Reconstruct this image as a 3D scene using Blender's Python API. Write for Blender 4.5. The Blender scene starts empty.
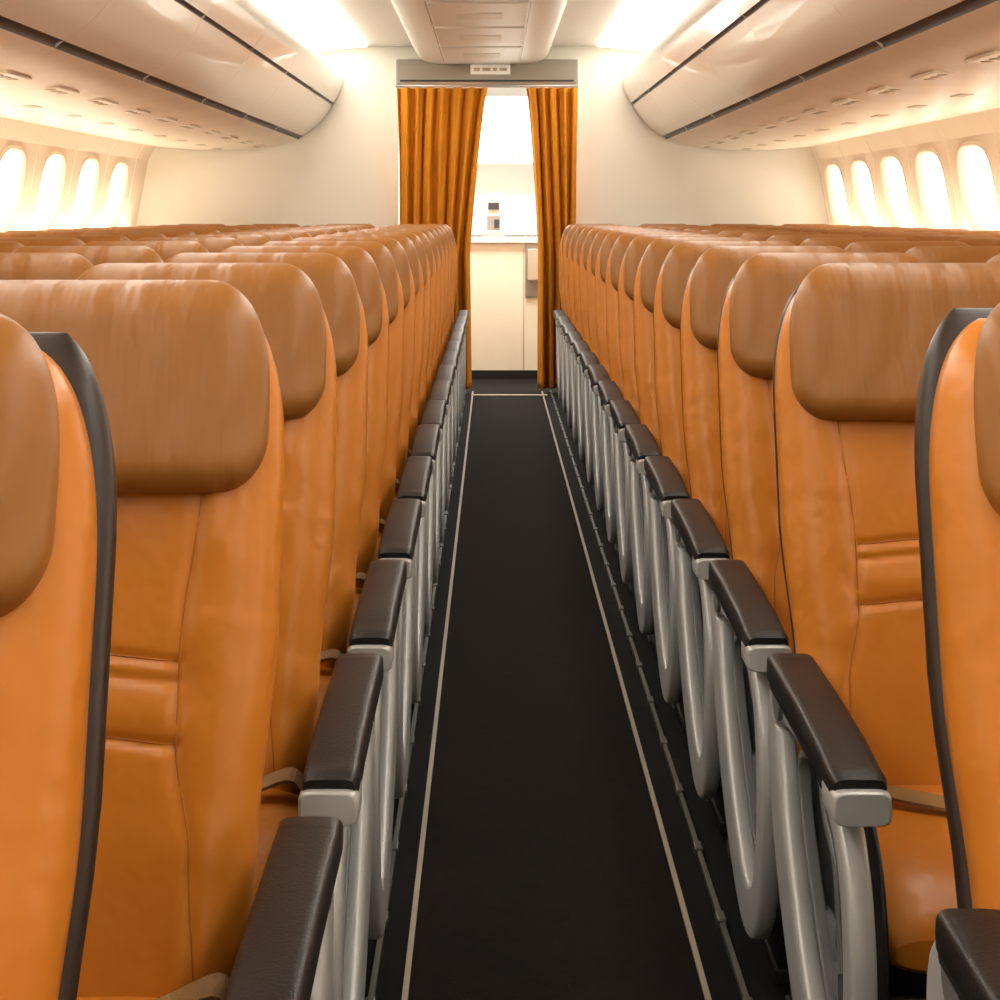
import bpy, bmesh, math, random
from mathutils import Vector, Matrix
random.seed(3)
S=bpy.context.scene
S.view_settings.view_transform='Standard'
CX=-0.08
Y0,Y1=-1.6,14.0

# ---------------- materials ----------------
def mat(name,col,rough=.5,metal=0,spec=.5,var=0.0,vscale=4,bump=0,bscale=40,emit=None,coat=0,stretch=None):
    m=bpy.data.materials.new(name);m.use_nodes=True
    nt=m.node_tree;b=nt.nodes['Principled BSDF']
    b.inputs['Base Color'].default_value=(*col,1);b.inputs['Roughness'].default_value=rough
    b.inputs['Metallic'].default_value=metal;b.inputs['Specular IOR Level'].default_value=spec
    b.inputs['Coat Weight'].default_value=coat
    tc=nt.nodes.new('ShaderNodeTexCoord');mp=nt.nodes.new('ShaderNodeMapping')
    nt.links.new(tc.outputs['Object'],mp.inputs[0])
    if stretch: mp.inputs['Scale'].default_value=stretch
    n=nt.nodes.new('ShaderNodeTexNoise');n.inputs['Scale'].default_value=vscale;n.inputs['Detail'].default_value=4
    nt.links.new(mp.outputs[0],n.inputs['Vector'])
    mx=nt.nodes.new('ShaderNodeMix');mx.data_type='RGBA'
    mx.inputs[6].default_value=(*[c*(1-var) for c in col],1);mx.inputs[7].default_value=(*[min(1,c*(1+var)) for c in col],1)
    nt.links.new(n.outputs['Fac'],mx.inputs[0]);nt.links.new(mx.outputs[2],b.inputs['Base Color'])
    if bump:
        n2=nt.nodes.new('ShaderNodeTexNoise');n2.inputs['Scale'].default_value=bscale;n2.inputs['Detail'].default_value=3
        nt.links.new(mp.outputs[0],n2.inputs['Vector'])
        bp=nt.nodes.new('ShaderNodeBump');bp.inputs['Strength'].default_value=bump;bp.inputs['Distance'].default_value=.01
        nt.links.new(n2.outputs['Fac'],bp.inputs['Height']);nt.links.new(bp.outputs[0],b.inputs['Normal'])
    if emit:
        b.inputs['Emission Color'].default_value=(*emit[0],1);b.inputs['Emission Strength'].default_value=emit[1]
    return m
M={}
M['leather']=mat('orange_leather',(.62,.205,.018),.36,var=.08,bump=.8,bscale=9,spec=.48)
M['head']=mat('tan_headrest_leather',(.315,.122,.022),.42,var=.10,bump=.8,bscale=7,spec=.40,stretch=(2.6,1,.5))
M['shell']=mat('dark_seat_shell',(.030,.017,.011),.38)
M['seam']=mat('seam_stitch',(.42,.125,.012),.5)
M['pad']=mat('armrest_pad_black',(.0105,.0095,.0092),.42,bump=.1,bscale=200,spec=.25)
M['silver']=mat('silver_grey_plastic',(.50,.505,.50),.32,metal=.15,var=.05)
M['grey']=mat('mid_grey_plastic',(.15,.153,.153),.4)
M['dark']=mat('dark_underframe',(.010,.0095,.009),.5)
M['belt']=mat('seat_belt_webbing',(.30,.16,.055),.75,bump=.3,bscale=300)
M['metal']=mat('buckle_metal',(.6,.6,.58),.3,metal=.9)
M['carpet']=mat('aisle_carpet',(.0078,.0056,.0044),.8,var=.6,vscale=30,bump=.5,bscale=250,spec=.09)
M['under']=mat('seat_area_carpet',(.005,.0045,.0042),.8,var=.4,vscale=20,spec=.1)
M['line']=mat('aisle_edge_strip',(.40,.33,.25),.5)
M['track']=mat('seat_track_alloy',(.16,.15,.14),.4,metal=.6)
M['wall']=mat('cream_wall_panel',(.88,.83,.72),.5,var=.015)
M['side']=mat('warm_sidewall_panel',(.90,.76,.60),.5,var=.02)
M['bin']=mat('ivory_bin_gloss',(.93,.87,.76),.2,var=.02,vscale=2,coat=.3)
M['psu']=mat('service_panel_ivory',(.92,.80,.65),.33,var=.09,vscale=5)
M['gap']=mat('bin_seal_dark',(.03,.027,.027),.5)
M['ceil']=mat('white_ceiling_panel',(.93,.90,.83),.45)
M['lamp']=mat('cove_light_diffuser',(1,1,.97),.5,emit=((1,.97,.90),6.2))
M['vent']=mat('vent_grey',(.55,.44,.32),.4)
M['curtain']=mat('gold_curtain',(.64,.235,.016),.75,var=.15,vscale=8,bump=.3,bscale=150,spec=.15)
M['header']=mat('header_beige',(.33,.285,.225),.45)
M['white']=mat('galley_white',(.94,.94,.92),.4)
M['greyw']=mat('galley_grey_white',(.62,.61,.58),.4)
M['cream']=mat('galley_cream_laminate',(.88,.80,.64),.4,var=.02)
M['steel']=mat('galley_steel',(.42,.41,.39),.3,metal=.7)
M['sign']=mat('lit_sign_plate',(.8,.77,.7),.4,emit=((1,.95,.85),.15))
g=bpy.data.materials.new('window_glass');g.use_nodes=True;nt=g.node_tree;nt.nodes.clear()
o=nt.nodes.new('ShaderNodeOutputMaterial');mx=nt.nodes.new('ShaderNodeMixShader');t=nt.nodes.new('ShaderNodeBsdfTransparent');gl=nt.nodes.new('ShaderNodeBsdfGlossy')
gl.inputs['Roughness'].default_value=.05;mx.inputs[0].default_value=.05
nt.links.new(t.outputs[0],mx.inputs[1]);nt.links.new(gl.outputs[0],mx.inputs[2]);nt.links.new(mx.outputs[0],o.inputs[0]);M['glass']=g

# ---------------- mesh helper ----------------
class B:
    def __init__(s): s.bm=bmesh.new(); s.mats=[]
    def mi(s,k):
        if k not in s.mats: s.mats.append(k)
        return s.mats.index(k)
    def loft(s,rings,k,closed=False,cap=True,smooth=True,openring=False):
        i=s.mi(k);vr=[[s.bm.verts.new(p) for p in r] for r in rings];n=len(rings[0])
        L=len(vr)
        for a in range(L if closed else L-1):
            r0,r1=vr[a],vr[(a+1)%L]
            for j in range(n-1 if openring else n):
                f=s.bm.faces.new((r0[j],r0[(j+1)%n],r1[(j+1)%n],r1[j]));f.material_index=i;f.smooth=smooth
        if cap and not closed and not openring:
            for r in (vr[0],vr[-1]):
                f=s.bm.faces.new(r);f.material_index=i;f.smooth=False
        return vr
    def box(s,x0,x1,y0,y1,z0,z1,k,bev=0.0):
        i=s.mi(k)
        r=bmesh.ops.create_cube(s.bm,size=1)
        vs=r['verts']
        for v in vs:
            v.co=Vector(((x0+x1)/2+v.co.x*(x1-x0),(y0+y1)/2+v.co.y*(y1-y0),(z0+z1)/2+v.co.z*(z1-z0)))
        fs=set(f for v in vs for f in v.link_faces)
        for f in fs: f.material_index=i
        if bev:
            es=list(set(e for v in vs for e in v.link_edges))
            rr=bmesh.ops.bevel(s.bm,geom=es,offset=bev,segments=3,affect='EDGES',profile=.5)
            for f in rr['faces']: f.material_index=i
    def bar(s,p,q,w,d,k):
        p=Vector(p);q=Vector(q);t=(q-p).normalized();x=Vector((1,0,0));u=t.cross(x).normalized()
        if u.length<.5 or abs(t.y)<.01:
            x=Vector((0,1,0));u=t.cross(x).normalized()
        c=[(-1,-1),(1,-1),(1,1),(-1,1)]
        s.loft([[e+x*a*w+u*b*d for a,b in c] for e in (p,q)],k,smooth=False)
    def done(s,name,link=True,loc=(0,0,0)):
        bmesh.ops.recalc_face_normals(s.bm,faces=s.bm.faces)
        me=bpy.data.meshes.new(name);s.bm.to_mesh(me);s.bm.free()
        for k in s.mats: me.materials.append(M[k])
        if not link: return me
        return inst(name,me,loc)
def inst(name,me,loc=(0,0,0)):
    ob=bpy.data.objects.new(name,me);ob.location=loc;S.collection.objects.link(ob);return ob
def se(n,hw,hh,e):
    out=[]
    for j in range(n):
        a=2*math.pi*j/n;c,s_=math.cos(a),math.sin(a)
        out.append((hw*math.copysign(abs(c)**(2/e),c),hh*math.copysign(abs(s_)**(2/e),s_)))
    return out
def lerp(tab,z):
    for (a,va),(b,vb) in zip(tab,tab[1:]):
        if z<=b:
            t=max(0,(z-a)/(b-a));t=t*t*(3-2*t)
            return va+(vb-va)*t
    return tab[-1][1]
def crom(pts,n,closed=True):
    out=[];L=len(pts)
    for i in range(L if closed else L-1):
        g=lambda k: Vector(pts[k%L]) if closed else Vector(pts[max(0,min(L-1,k))])
        p0,p1,p2,p3=g(i-1),g(i),g(i+1),g(i+2)
        for j in range(n):
            t=j/n
            out.append(.5*((2*p1)+(-p0+p2)*t+(2*p0-5*p1+4*p2-p3)*t*t+(-p0+3*p1-3*p2+p3)*t**3))
    if not closed: out.append(Vector(pts[-1]))
    return out

# ---------------- seat ----------------
def yc(z): return -.13+(z-.45)*.27
WT=[(.38,.200),(.6,.224),(.85,.242),(1.30,.244)]
RV,RH=.22,.085
SV=[(.45,.162),(.6,.150),(.72,.128),(.82,.128),(1.03,.148),(1.3,.148)]
def hwf(z,top):
    w=lerp(WT,z); s0=top-RV
    if z>s0:
        t=min(1,(z-s0)/RV); w-=RH*(1-math.sqrt(max(0,1-t**2.3)))
    return w
def groove(x,z):
    sx=lerp(SV,z)
    d=.006*math.exp(-((abs(x)-sx)/.008)**2)*min(1,max(0,(1.05-z)/.05))
    if abs(x)<sx:
        for zz,a in ((.815,.006),(.792,.005),(.722,.007)):
            d+=a*math.exp(-((z-zz-.004*math.cos(x*20))/.0065)**2)
        d-=.004*math.exp(-((z-.757)/.02)**2)
    d+=.0015*math.sin(z*55+x*14)*math.exp(-((abs(x)-sx-.02)/.03)**2)
    d+=.0022*math.sin(x*38+z*9)*math.exp(-((z-.5)/.12)**2)
    d+=.0014*math.sin(x*52+3*math.sin(z*11))*math.exp(-((z-.98)/.06)**2)
    return d
def seat_mesh(side,ao=.27,sh=.009,hrw=.222):
    b=B()
    top=1.23
    def frontmod(v,hw,z,dep):
        x,y=v
        if y<0:
            r=abs(x)/hw
            k=max(0,1-(r/.62)**2)
            y+=dep*k
            if r>.6: y-=.012*math.sin((r-.6)/.4*math.pi)
            y+=groove(x,z)
        return x,y+yc(z)
    zs=[.38,.40,.42]+[.44+.0125*i for i in range(20)]+[.69+.005*i for i in range(31)]+[.85+.0125*i for i in range(25)]+[1.17+.008*i for i in range(5)]+[1.21,1.218,1.224,1.228,1.23]
    rings=[]
    for z in zs:
        hw=hwf(z,top+.005);hd=.05
        if z>1.17: hd=.05*math.sqrt(max(.02,1-((z-1.17)/.06)**2))
        ring=[]
        nf=80
        for i in range(nf):
            x=-hw*math.sin(math.pi/2*(1-2*i/(nf-1)))
            r=min(1,abs(x)/hw);y=-hd*(1-r**3.2)**(1/3.2)
            ring.append((*frontmod((x,y if y<0 else -1e-6),hw,z,.018 if z<1.15 else .005),z))
        nb=24
        for i in range(1,nb-1):
            x=hw*math.cos(math.pi*i/(nb-1));r=min(1,abs(x)/hw);y=hd*(1-r**4)**(1/4)
            ring.append((x,y+yc(z),z))
        rings.append(ring)
    b.loft(rings,'leather')
    def seam(pts,rad=.0013):
        rr=[]
        rings=[]
        for x,z in pts:
            hw=hwf(z,top+.005);r=min(1,abs(x)/hw);y=-.05*(1-r**3.2)**(1/3.2)
            rings.append((x,frontmod((x,y),hw,z,.018)[1]-.0004,z))
        for i,c in enumerate(rings):
            t=(Vector(rings[min(i+1,len(rings)-1)])-Vector(rings[max(i-1,0)])).normalized()
            nrm=Vector((0,-1,.27)).normalized();u=t.cross(nrm).normalized()
            rr.append([Vector(c)+(u*math.cos(a)+nrm*math.sin(a))*rad for a in [k*math.pi/3 for k in range(6)]])
        b.loft(rr,'seam')
    for sx in (-1,1):
        seam([(sx*lerp(SV,.45+.02*i),.45+.02*i) for i in range(30)])
    for z in (.815,.722):
        seam([(-.124+.0124*i,z+.004*math.cos((-.124+.0124*i)*20)) for i in range(21)])
    # shell
    rings=[]
    for z in [.34,.36]+[.42+.06*i for i in range(10)]+[1.0+.02*i for i in range(9)]+[1.18+.01*i for i in range(6)]+[1.236,1.241,1.245,1.247]:
        t=1.25 if sh>0 else 1.236;z2=z if sh>0 else z-.014
        if sh>0: z2=z-.008*max(0,(z-1.0)/.25)
        hw=hwf(z2,t)+sh;hd=.026
        if z>1.18: hd=.026*math.sqrt(max(.03,1-((z-1.18)/.068)**2))
        rings.append([(x,y+yc(z2)+.050,z2) for x,y in se(40,hw,hd,4)])
    b.loft(rings,'shell')
    # headrest pillow
    rings=[];z0,z1=1.008,1.264;n=30
    for i in range(n+1):
        u=i/n;z=z0+(z1-z0)*(1-math.cos(u*math.pi))/2
        db,dt=z-z0,z1-z
        hw=hrw
        Rb,Rt,Rth=.065,.16,.08
        if db<Rb: hw-=Rb*(1-math.sqrt(max(0,1-(1-db/Rb)**2)))*.9
        if dt<Rt: hw-=Rth*(1-math.sqrt(max(0,1-(1-dt/Rt)**2.6)))
        hd=.058
        e=.045
        if db<e: hd*=math.sqrt(max(.02,1-(1-db/e)**2))
        if dt<e: hd*=math.sqrt(max(.02,1-(1-dt/e)**2))
        ring=[]
        for x,y in se(72,hw,hd,2.9):
            if y<0: y+=.006*max(0,1-(x/.13)**2)+.0020*math.sin(x*70+2*math.sin(z*20))*math.sin(u*math.pi)
            ring.append((x,y+yc(z)-.035-.012*(1-u),z))
        rings.append(ring)
    b.loft(rings,'head')
    # cushion
    rings=[]
    for y,hz,dz,hw in [(-.10,.03,0,.185),(-.11,.05,0,.205),(-.16,.06,0,.210),(-.25,.062,.0,.215),(-.4,.064,.006,.217),(-.5,.066,.008,.218),(-.57,.064,.002,.217),(-.61,.056,-.006,.212),(-.635,.042,-.014,.205),(-.65,.024,-.02,.19)]:
        ring=[]
        for x,z in se(44,hw,hz,3.2):
            if z>0: z-=.010*max(0,1-(x/.15)**2)
            ring.append((x,y,.400+dz+z))
        rings.append(ring)
    b.loft(rings,'leather')
    b.box(-.21,.21,-.56,-.10,.285,.345,'dark',.01)
    b.box(-.235,.235,-.49,-.45,.25,.29,'grey')
    b.box(-.235,.235,-.17,-.13,.25,.29,'grey')
    for sgn in (-1,1):
        pts=[(sgn*.215,-.17,.43),(sgn*.19,-.20,.474),(sgn*.12,-.27,.470),(sgn*.03,-.30+sgn*.02,.466)]
        cc=crom(pts,6,False)
        b.loft([[c+Vector((0,-.028,.0)),c+Vector((0,.028,.004)),c+Vector((0,.028,.008)),c+Vector((0,-.028,.005))] for c in cc],'belt',smooth=False)
    b.box(-.035,.035,-.33,-.28,.463,.479,'metal',.005)
    for z0_,z1_,k in ((.72,1.0,'grey'),(.42,.68,'dark')):
        b.loft([[(x,yc(z)+.078+y,z) for x,y in se(20,.19,.008,6)] for z in (z0_,z1_)],k)
    def arm(cx,hw):
        tab=[(-.71,.612),(-.55,.626),(-.38,.633),(-.12,.636)]
        rings=[]
        for y in [-.722,-.72,-.71,-.68,-.64,-.58,-.5,-.42,-.34,-.26,-.2,-.17,-.155,-.15]:
            k=1;kz=1
            if y<-.715: k=.9;kz=.8
            if y>-.16: k=.8;kz=.7
            rings.append([(cx+x,y,lerp(tab,y)+z*kz) for x,z in se(24,hw*k,.024,5)])
        b.loft(rings,'pad')
        rings=[]
        for y,k in [(-.740,.88),(-.738,.96),(-.730,1),(-.69,1),(-.66,1),(-.655,.9)]:
            rings.append([(cx+x,y,.598+z) for x,z in se(24,hw*1.03*k,.022*k,5)])
        b.loft(rings,'silver')
        rings=[]
        for y in (-.67,-.5,-.3,-.15):
            rings.append([(cx+x,y,lerp(tab,y)-.030+z) for x,z in se(16,hw*.8,.012,4)])
        b.loft(rings,'pad')
    if side==0:
        arm(.262,.026)
        b.box(.25,.274,-.26,-.16,.30,.62,'grey',.004)
    else:
        sx=side
        arm(sx*ao,.037)
        arm(-sx*.262,.026)
        def loopring(pts,cx,wx,ths,k):
            c=crom([(0,p[0],p[1]) for p in pts],8)
            L=len(c);rr=[]
            for i in range(L):
                a0=ths[(i//8)%len(ths)];a1=ths[(i//8+1)%len(ths)];th=a0+(a1-a0)*(i%8)/8
                t=(c[(i+1)%L]-c[i-1]).normalized();u=Vector((0,-t.z,t.y))
                rr.append([Vector((cx,0,0))+c[i]+Vector((a,0,0))+u*q for a,q in se(20,wx,th,5)])
            b.loft(rr,k,closed=True)
        outer=[(-.09,.56),(-.28,.582),(-.50,.575),(-.645,.525),(-.705,.41),(-.70,.26),(-.63,.14),(-.50,.11),(-.33,.19),(-.19,.31),(-.10,.44)]
        ths=[.04,.02,.02,.026,.032,.036,.042,.05,.058,.062,.058]
        loopring(outer,sx*(ao-.002),.018,ths,'silver')
        inner=[(-.21,.51),(-.32,.535),(-.49,.53),(-.60,.48),(-.65,.39),(-.645,.28),(-.59,.21),(-.50,.20),(-.40,.26),(-.28,.36),(-.21,.44)]
        loopring(inner,sx*(ao-.018),.010,[.007]*11,'grey')
        w=crom([(0,-.30,.56),(0,-.33,.47),(0,-.42,.42),(0,-.46,.32),(0,-.52,.16)],6,False)
        rr=[]
        for i,c in enumerate(w):
            t=(w[min(i+1,len(w)-1)]-w[max(i-1,0)]).normalized();u=Vector((0,-t.z,t.y))
            rr.append([Vector((sx*(ao-.024),0,0))+c+Vector((a,0,0))+u*q for a,q in se(12,.004,.010,3)])
        b.loft(rr,'grey')
        c=crom([(0,p[0],p[1]) for p in outer],6)
        b.loft([[v+Vector((sx*xx,0,0)) for v in c] for xx in (ao-.040,ao-.034)],'dark')
        lx=.205
        b.loft([[(sx*lx+x,y,z) for x,y in [(-.02,y0-.045),(.02,y0-.045),(.02,y0+.045),(-.02,y0+.045)]] for z,y0 in ((.0,-.34),(.06,-.34),(.2,-.42),(.32,-.36))],'grey',smooth=False)
        b.loft([[(sx*lx+x,y,z) for x,y in [(-.016,y0-.03),(.016,y0-.03),(.016,y0+.03),(-.016,y0+.03)]] for z,y0 in ((.0,.0),(.1,-.03),(.36,-.10))],'dark',smooth=False)
        b.box(sx*lx-.018,sx*lx+.018,-.62,.06,0,.03,'dark',.006)
        b.loft([[(sx*xx,-.17+.035*math.cos(a),.59+.035*math.sin(a)) for a in [k*math.pi/10 for k in range(20)]] for xx in (ao-.03,ao+.020,ao+.023)],'grey')
    if side==0:
        for q in (-.46,-.15):
            b.bar((0,q,.27),(0,q+(.02 if q<-.3 else .16),0.0),.02,.02,'track')
        b.box(-.02,.02,-.60,.06,0,.02,'grey')
    return b.done('airline_seat_mesh',link=False)
mL=seat_mesh(1,.295,-.013,.226);mR=seat_mesh(-1,.25,-.003);mC=seat_mesh(0,.27,-.013)
mL0=seat_mesh(1,.295,.008,.216);mR0=seat_mesh(-1,.25,.006,.203)
P=.78
for k in range(-1,15):
    y=2.28+P*k if k>=0 else 1.57
    x0=-.503 if k>=0 else -.588
    inst('airline_seat',mL if k>=0 else mL0,(x0,y,0))
    for c in range(1,4): inst('airline_seat',mC,(x0-.53*c,y,0))
for k in range(-1,14):
    y=3.06+P*k if k>=0 else 2.0
    x0=.715 if k>=0 else .725
    inst('airline_seat',mR if k>=0 else mR0,(x0,y,0))
    for c in range(1,4): inst('airline_seat',mC,(x0+.51*c,y,0))

# ---------------- floor ----------------
b=B();b.box(-2.75,2.6,Y0,16.6,-.08,0,'under');fl=b.done('floor')
b=B();b.box(-.145,.362,Y0+.01,13.98,.0,.004,'carpet');b.done('aisle_carpet_runner')
for n,(x,w,k,h) in enumerate([(-.151,.0052,'line',.006),(.368,.0052,'line',.006),(.432,.005,'track',.012),(-.208,.005,'track',.012)]):
    b=B()
    b.box(x-w,x+w,Y0+.01,13.85,0,h,k)
    if k=='track':
        y=Y0+.01
        while y<13.7:
            b.box(x-w*1.8,x+w*1.8,y,y+.05,0,h*1.4,k,.003);y+=.39
    b.done('trim_%d'%(n+1))
b=B();b.box(-.16,.40,13.50,13.56,.004,.012,'line',.002);b.done('trim_5')

# ---------------- side walls ----------------
prof=[(2.61,0),(2.63,.55),(2.64,1.0),(2.635,1.18),(2.535,1.74),(2.47,1.86),(2.38,1.98)]
def wallX(h):
    for (xa,a),(xb,c) in zip(prof,prof[1:]):
        if h<=c: return xa+(xb-xa)*(h-a)/(c-a)
for side,nm in ((-1,'left'),(1,'right')):
    ww=.27 if side<0 else .31
    b=B()
    full=prof+[(x+.02,z) for x,z in reversed(prof)]
    b.loft([[(CX+side*x,y,z) for x,z in full] for y in (Y0,16.6)],'side',smooth=False)
    w=b.done('wall_'+nm)
    cb=B();ys=[(13.2 if side<0 else 13.42)-.97*k for k in range(15)];hc=1.462
    if side<0: ys=[13.05-.97*k for k in range(15)]
    tx=Vector((side*(2.535-2.635),0,.56)).normalized();nr=Vector((side*tx.z,0,-side*tx.x)).normalized()
    if nr.x*side<0: nr=-nr
    for y in ys:
        c=Vector((CX+side*wallX(hc),y,hc))
        cb.loft([[c+nr*d+Vector((0,p,0))+tx*q for p,q in se(28,ww+.025,.238,3.2)] for d in (-.08,.10)],'side')
    co=cb.done('cutter')
    md=w.modifiers.new('b','BOOLEAN');md.operation='DIFFERENCE';md.object=co;md.solver='EXACT'
    dg=bpy.context.evaluated_depsgraph_get();me=bpy.data.meshes.new_from_object(w.evaluated_get(dg))
    w.modifiers.clear();w.data=me;bpy.data.objects.remove(co)
    for k,y in enumerate(ys):
        b=B();c=Vector((CX+side*wallX(hc),y,hc))
        rr=[]
        for d,hw,hh in ((-.0,ww+.045,.256),(-.010,ww+.038,.25),(-.004,ww+.018,.234),(.035,ww-.005,.215),(.075,ww-.015,.207)):
            rr.append([c+nr*d+Vector((0,p,0))+tx*q for p,q in se(28,hw,hh,3.2)])
        b.loft(rr,'side',cap=False)
        vs=[b.bm.verts.new(c+nr*.073+Vector((0,p,0))+tx*q) for p,q in se(28,ww-.014,.208,3.2)]
        f=b.bm.faces.new(vs);f.material_index=b.mi('glass')
        b.done('window_%d'%(k+1+(15 if side>0 else 0)))
    b=B()
    for y in [y+.485 for y in ys]:
        for (xa,za),(xb,zb) in zip(prof,prof[1:]):
            b.bar((CX+side*(xa-.001),y,za),(CX+side*(xb-.001),y,zb),.005,.004,'psu')
    b.done('trim_%d'%(6 if side<0 else 7))

# ---------------- overhead bins ----------------
under=[(v.x,v.y) for v in crom([(2.455,1.84,0),(2.1,1.815,0),(1.75,1.825,0),(1.50,1.86,0),(1.388,1.898,0)],4,False)]
face=[(v.x,v.y) for v in crom([(1.358,1.924,0),(1.27,1.985,0),(1.19,2.075,0),(1.138,2.158,0)],6,False)]
nose=[(v.x,v.y) for v in crom([(1.124,2.176,0),(1.075,2.27,0),(1.06,2.36,0),(1.10,2.43,0),(1.22,2.47,0),(1.6,2.48,0)],5,False)]
def bin_mesh(side,L):
    b=B()
    def strip(pts,k):
        b.loft([[(side*x,y,z) for x,z in pts] for y in (0,L)],k,openring=True)
    strip(under,'psu')
    strip([(1.388,1.898),(1.384,1.914),(1.372,1.920),(1.358,1.924)],'gap')
    strip(face,'bin')
    strip([(1.138,2.158),(1.146,2.164),(1.140,2.172),(1.124,2.176)],'gap')
    strip(nose,'bin')
    whole=under+face+nose+[(2.2,2.48),(2.35,2.0)]
    for y in (0,L):
        vs=[b.bm.verts.new((side*x,y,z)) for x,z in whole]
        f=b.bm.faces.new(vs);f.material_index=b.mi('bin')
    for yb in (.39,1.17):
        b.box(side*1.66-.055,side*1.66+.055,yb-.17,yb+.17,1.831,1.842,'psu',.004)
        for dy in (-.10,.0,.10):
            rr=[[(side*(1.66+rad*.8*math.cos(a)),yb+dy+rad*math.sin(a),1.833-d) for a in [k*math.pi/8 for k in range(16)]] for rad,d in ((.03,0),(.028,.004),(.016,.005))]
            b.loft(rr,'vent')
        b.box(side*1.95-.03,side*1.95+.03,yb-.08,yb+.08,1.813,1.822,'vent',.003)
    return b.done('bin_mesh',link=False)
Lb=1.56
for side in (-1,1):
    me=bin_mesh(side,Lb-.004)
    y=13.99-Lb
    while y>Y0-.05:
        inst('overhead_bin',me,(CX,y,0));y-=Lb

# ---------------- ceiling ----------------
b=B();b.box(CX-2.5,CX+2.5,Y0,16.6,2.72,2.78,'ceil');b.done('ceiling')
b=B()
cp=[(v.x,v.y) for v in crom([(1.75,2.48,0),(1.4,2.54,0),(1.1,2.585,0),(.8,2.605,0),(.45,2.60,0)],5,False)]
for s in (-1,1):
    b.loft([[(CX+s*x,y,z) for x,z in cp]+[(CX+s*x,y,z+.02) for x,z in reversed(cp)] for y in (Y0,13.99)],'ceil')
b.done('ceiling_cove')
for s in (-1,1):
    b=B()
    pts=[q for q in cp if .85<q[0]<1.32]
    b.loft([[(CX+s*x,y,z-.002) for x,z in pts]+[(CX+s*x,y,z-.014) for x,z in reversed(pts)] for y in (Y0+.05,13.85)],'lamp')
    b.done('cove_light')
lobe=[(v.x,v.y) for v in crom([(.52,2.62,0),(.50,2.55,0),(.45,2.49,0),(.36,2.465,0),(.27,2.46,0)],4,False)]
lp=lobe+[(-x,z) for x,z in reversed(lobe)]
b=B();b.loft([[(CX+x,y,z) for x,z in lp] for y in (Y0+.02,13.88)],'ceil')
y=13.6
while y>Y0+1:
    b.box(CX-.27,CX+.27,y-1.25,y-.05,2.449,2.462,'ceil',.006)
    b.box(CX-.13,CX+.13,y-.8,y-.5,2.443,2.452,'wall',.004)
    for q in (-.28,.28): b.box(CX+q-.003,CX+q+.003,y-1.25,y-.05,2.458,2.4605,'vent')
    y-=1.3
b.done('ceiling_centre_panel')

# ---------------- end wall / door / galley ----------------
DX0,DX1=-.73,.64
b=B()
b.box(-2.8,DX0,14.0,14.06,0,2.75,'wall');b.box(DX1,2.65,14.0,14.06,0,2.75,'wall');b.box(DX0,DX1,14.0,14.06,2.5,2.75,'wall')
for x in (DX0,DX1): b.box(x-.015,x+.015,13.985,14.07,0,2.5,'wall',.004)
b.done('wall_front')
b=B();b.box(-2.8,2.65,Y0-.06,Y0,0,2.75,'wall');b.done('wall_back')
b=B()
b.box(DX0,DX1,13.90,13.98,2.31,2.50,'header',.012)
b.box(DX0+.03,DX1-.03,13.895,13.91,2.33,2.345,'gap')
b.box(-.17,.13,13.885,13.905,2.385,2.46,'sign',.004)
for x0,x1 in ((-.145,-.10),(-.08,-.02),(.0,.03),(.05,.105)): b.box(x0,x1,13.882,13.89,2.41,2.435,'vent',.002)
b.done('doorway_header')
b=B()
rr=[[(x,13.86+.012*math.cos(a),2.295+.012*math.sin(a)) for a in [k*math.pi/6 for k in range(12)]] for x in (DX0,DX1)]
b.loft(rr,'steel')
b.done('curtain_rail')
def curtain(x0,x1,x0b,x1b,folds,ph):
    b=B();rows=[];nx=folds*14
    for iz in range(46):
        h=2.28-iz*(2.25/45);u=iz/45
        a=x0+(x0b-x0)*min(1,u*1.8)**.8;c=x1+(x1b-x1)*min(1,u*1.8)**.8
        row=[]
        for i in range(nx+1):
            t=i/nx
            amp=.032+.02*u
            y=13.83+amp*math.sin(t*folds*2*math.pi+ph+.5*math.sin(3*u+t*5))+.012*math.sin(t*folds*4.7*math.pi+u*2)
            row.append((a+(c-a)*(t+.012*math.sin(u*5+t*9)),y,h))
        rows.append(row)
    b.loft(rows,'curtain',openring=True)
    o=b.done('doorway_curtain');m=o.modifiers.new('s','SOLIDIFY');m.thickness=.004
curtain(DX0+.01,-.045,DX0+.03,-.17,7,0)
curtain(.25,DX1-.01,.34,DX1-.02,5,1)
b=B();b.box(-2.8,2.65,16.6,16.66,0,2.75,'white');b.done('wall_galley')
b=B()
b.box(-.62,.62,14.95,15.48,.02,1.10,'cream',.008)
b.box(-.64,.64,14.92,15.48,1.10,1.14,'white',.006)
b.box(-.30,-.292,14.942,14.952,.06,1.06,'vent');b.box(.243,.248,14.944,14.952,.06,1.06,'vent')
b.box(-.6,.6,14.94,14.952,.0,.07,'dark')
b.box(.26,.62,14.93,15.45,.66,1.10,'steel',.01)
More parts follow.
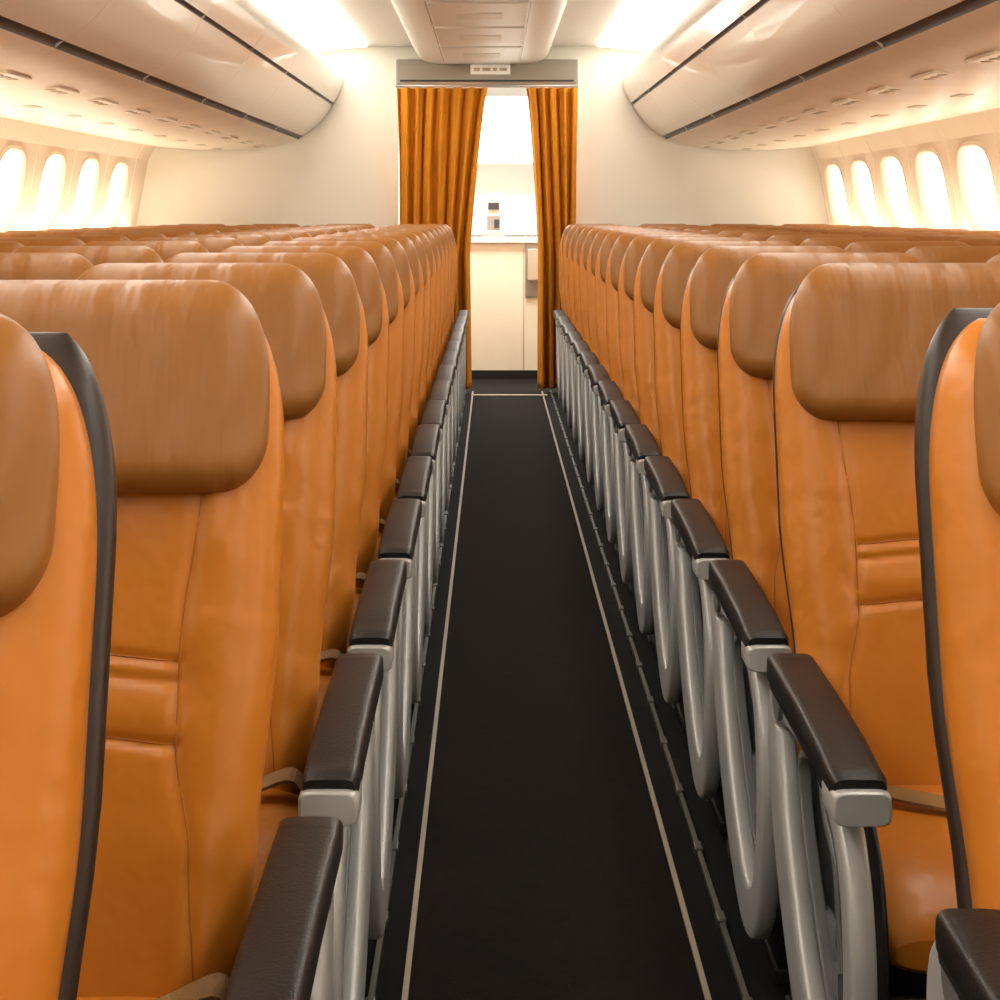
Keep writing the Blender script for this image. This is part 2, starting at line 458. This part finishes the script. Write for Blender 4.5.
b.box(.28,.60,14.90,14.935,.8,1.05,'vent',.004)
b.done('galley_cabinet')
b=B()
b.box(-.09,.10,15.02,15.16,1.142,1.17,'steel',.006);b.box(-.07,.08,15.04,15.16,1.17,1.50,'cream',.015)
b.box(-.05,.06,15.03,15.045,1.20,1.32,'steel',.003);b.box(-.04,.05,15.02,15.045,1.37,1.43,'gap',.003);b.box(.01,.05,15.015,15.04,1.22,1.29,'gap',.003)
b.done('coffee_maker')
b=B()
b.box(-.62,.62,15.2,15.5,1.75,2.3,'white',.01)
b.box(-.204,-.196,15.19,15.2,1.78,2.28,'greyw');b.box(-.62,.62,15.19,15.2,1.755,1.775,'greyw')
b.box(.20,.24,15.18,15.2,1.8,1.82,'steel');b.box(-.05,.2,15.19,15.2,1.9,2.1,'greyw',.003)
b.box(-.62,.62,15.50,15.53,1.16,2.3,'greyw')
b.done('galley_wall_cabinet')

# ---------------- lights ----------------
def area(name,loc,rot,sx,sy,e,col):
    l=bpy.data.lights.new(name,'AREA');l.shape='RECTANGLE';l.size=sx;l.size_y=sy;l.energy=e;l.color=col
    o=bpy.data.objects.new(name,l);o.location=loc;o.rotation_euler=rot;S.collection.objects.link(o)
area('galley_ceiling_light',(0,14.6,2.4),(0,0,0),.9,.5,95,(1,.97,.90))
for s in (-1,1):
    area('added_sidewall_fill',(CX+s*2.50,6.2,1.10),(math.pi,s*math.radians(12),0),.06,15,88,(1,.81,.60))  # added upward fill, hidden behind seats, brightens bin undersides and ceiling; no fixture modelled
w=bpy.data.worlds.new('daylight_sky');S.world=w;w.use_nodes=True
bg=w.node_tree.nodes['Background'];bg.inputs[0].default_value=(1,.95,.86,1);bg.inputs[1].default_value=5

cam=bpy.data.cameras.new('camera');co=bpy.data.objects.new('camera',cam);S.collection.objects.link(co)
co.location=(0,0,1.35);co.rotation_euler=(math.pi/2,0,0);cam.sensor_width=36;cam.lens=66.5
cam.shift_x=.007;cam.shift_y=-.288;cam.clip_start=.02
S.camera=co
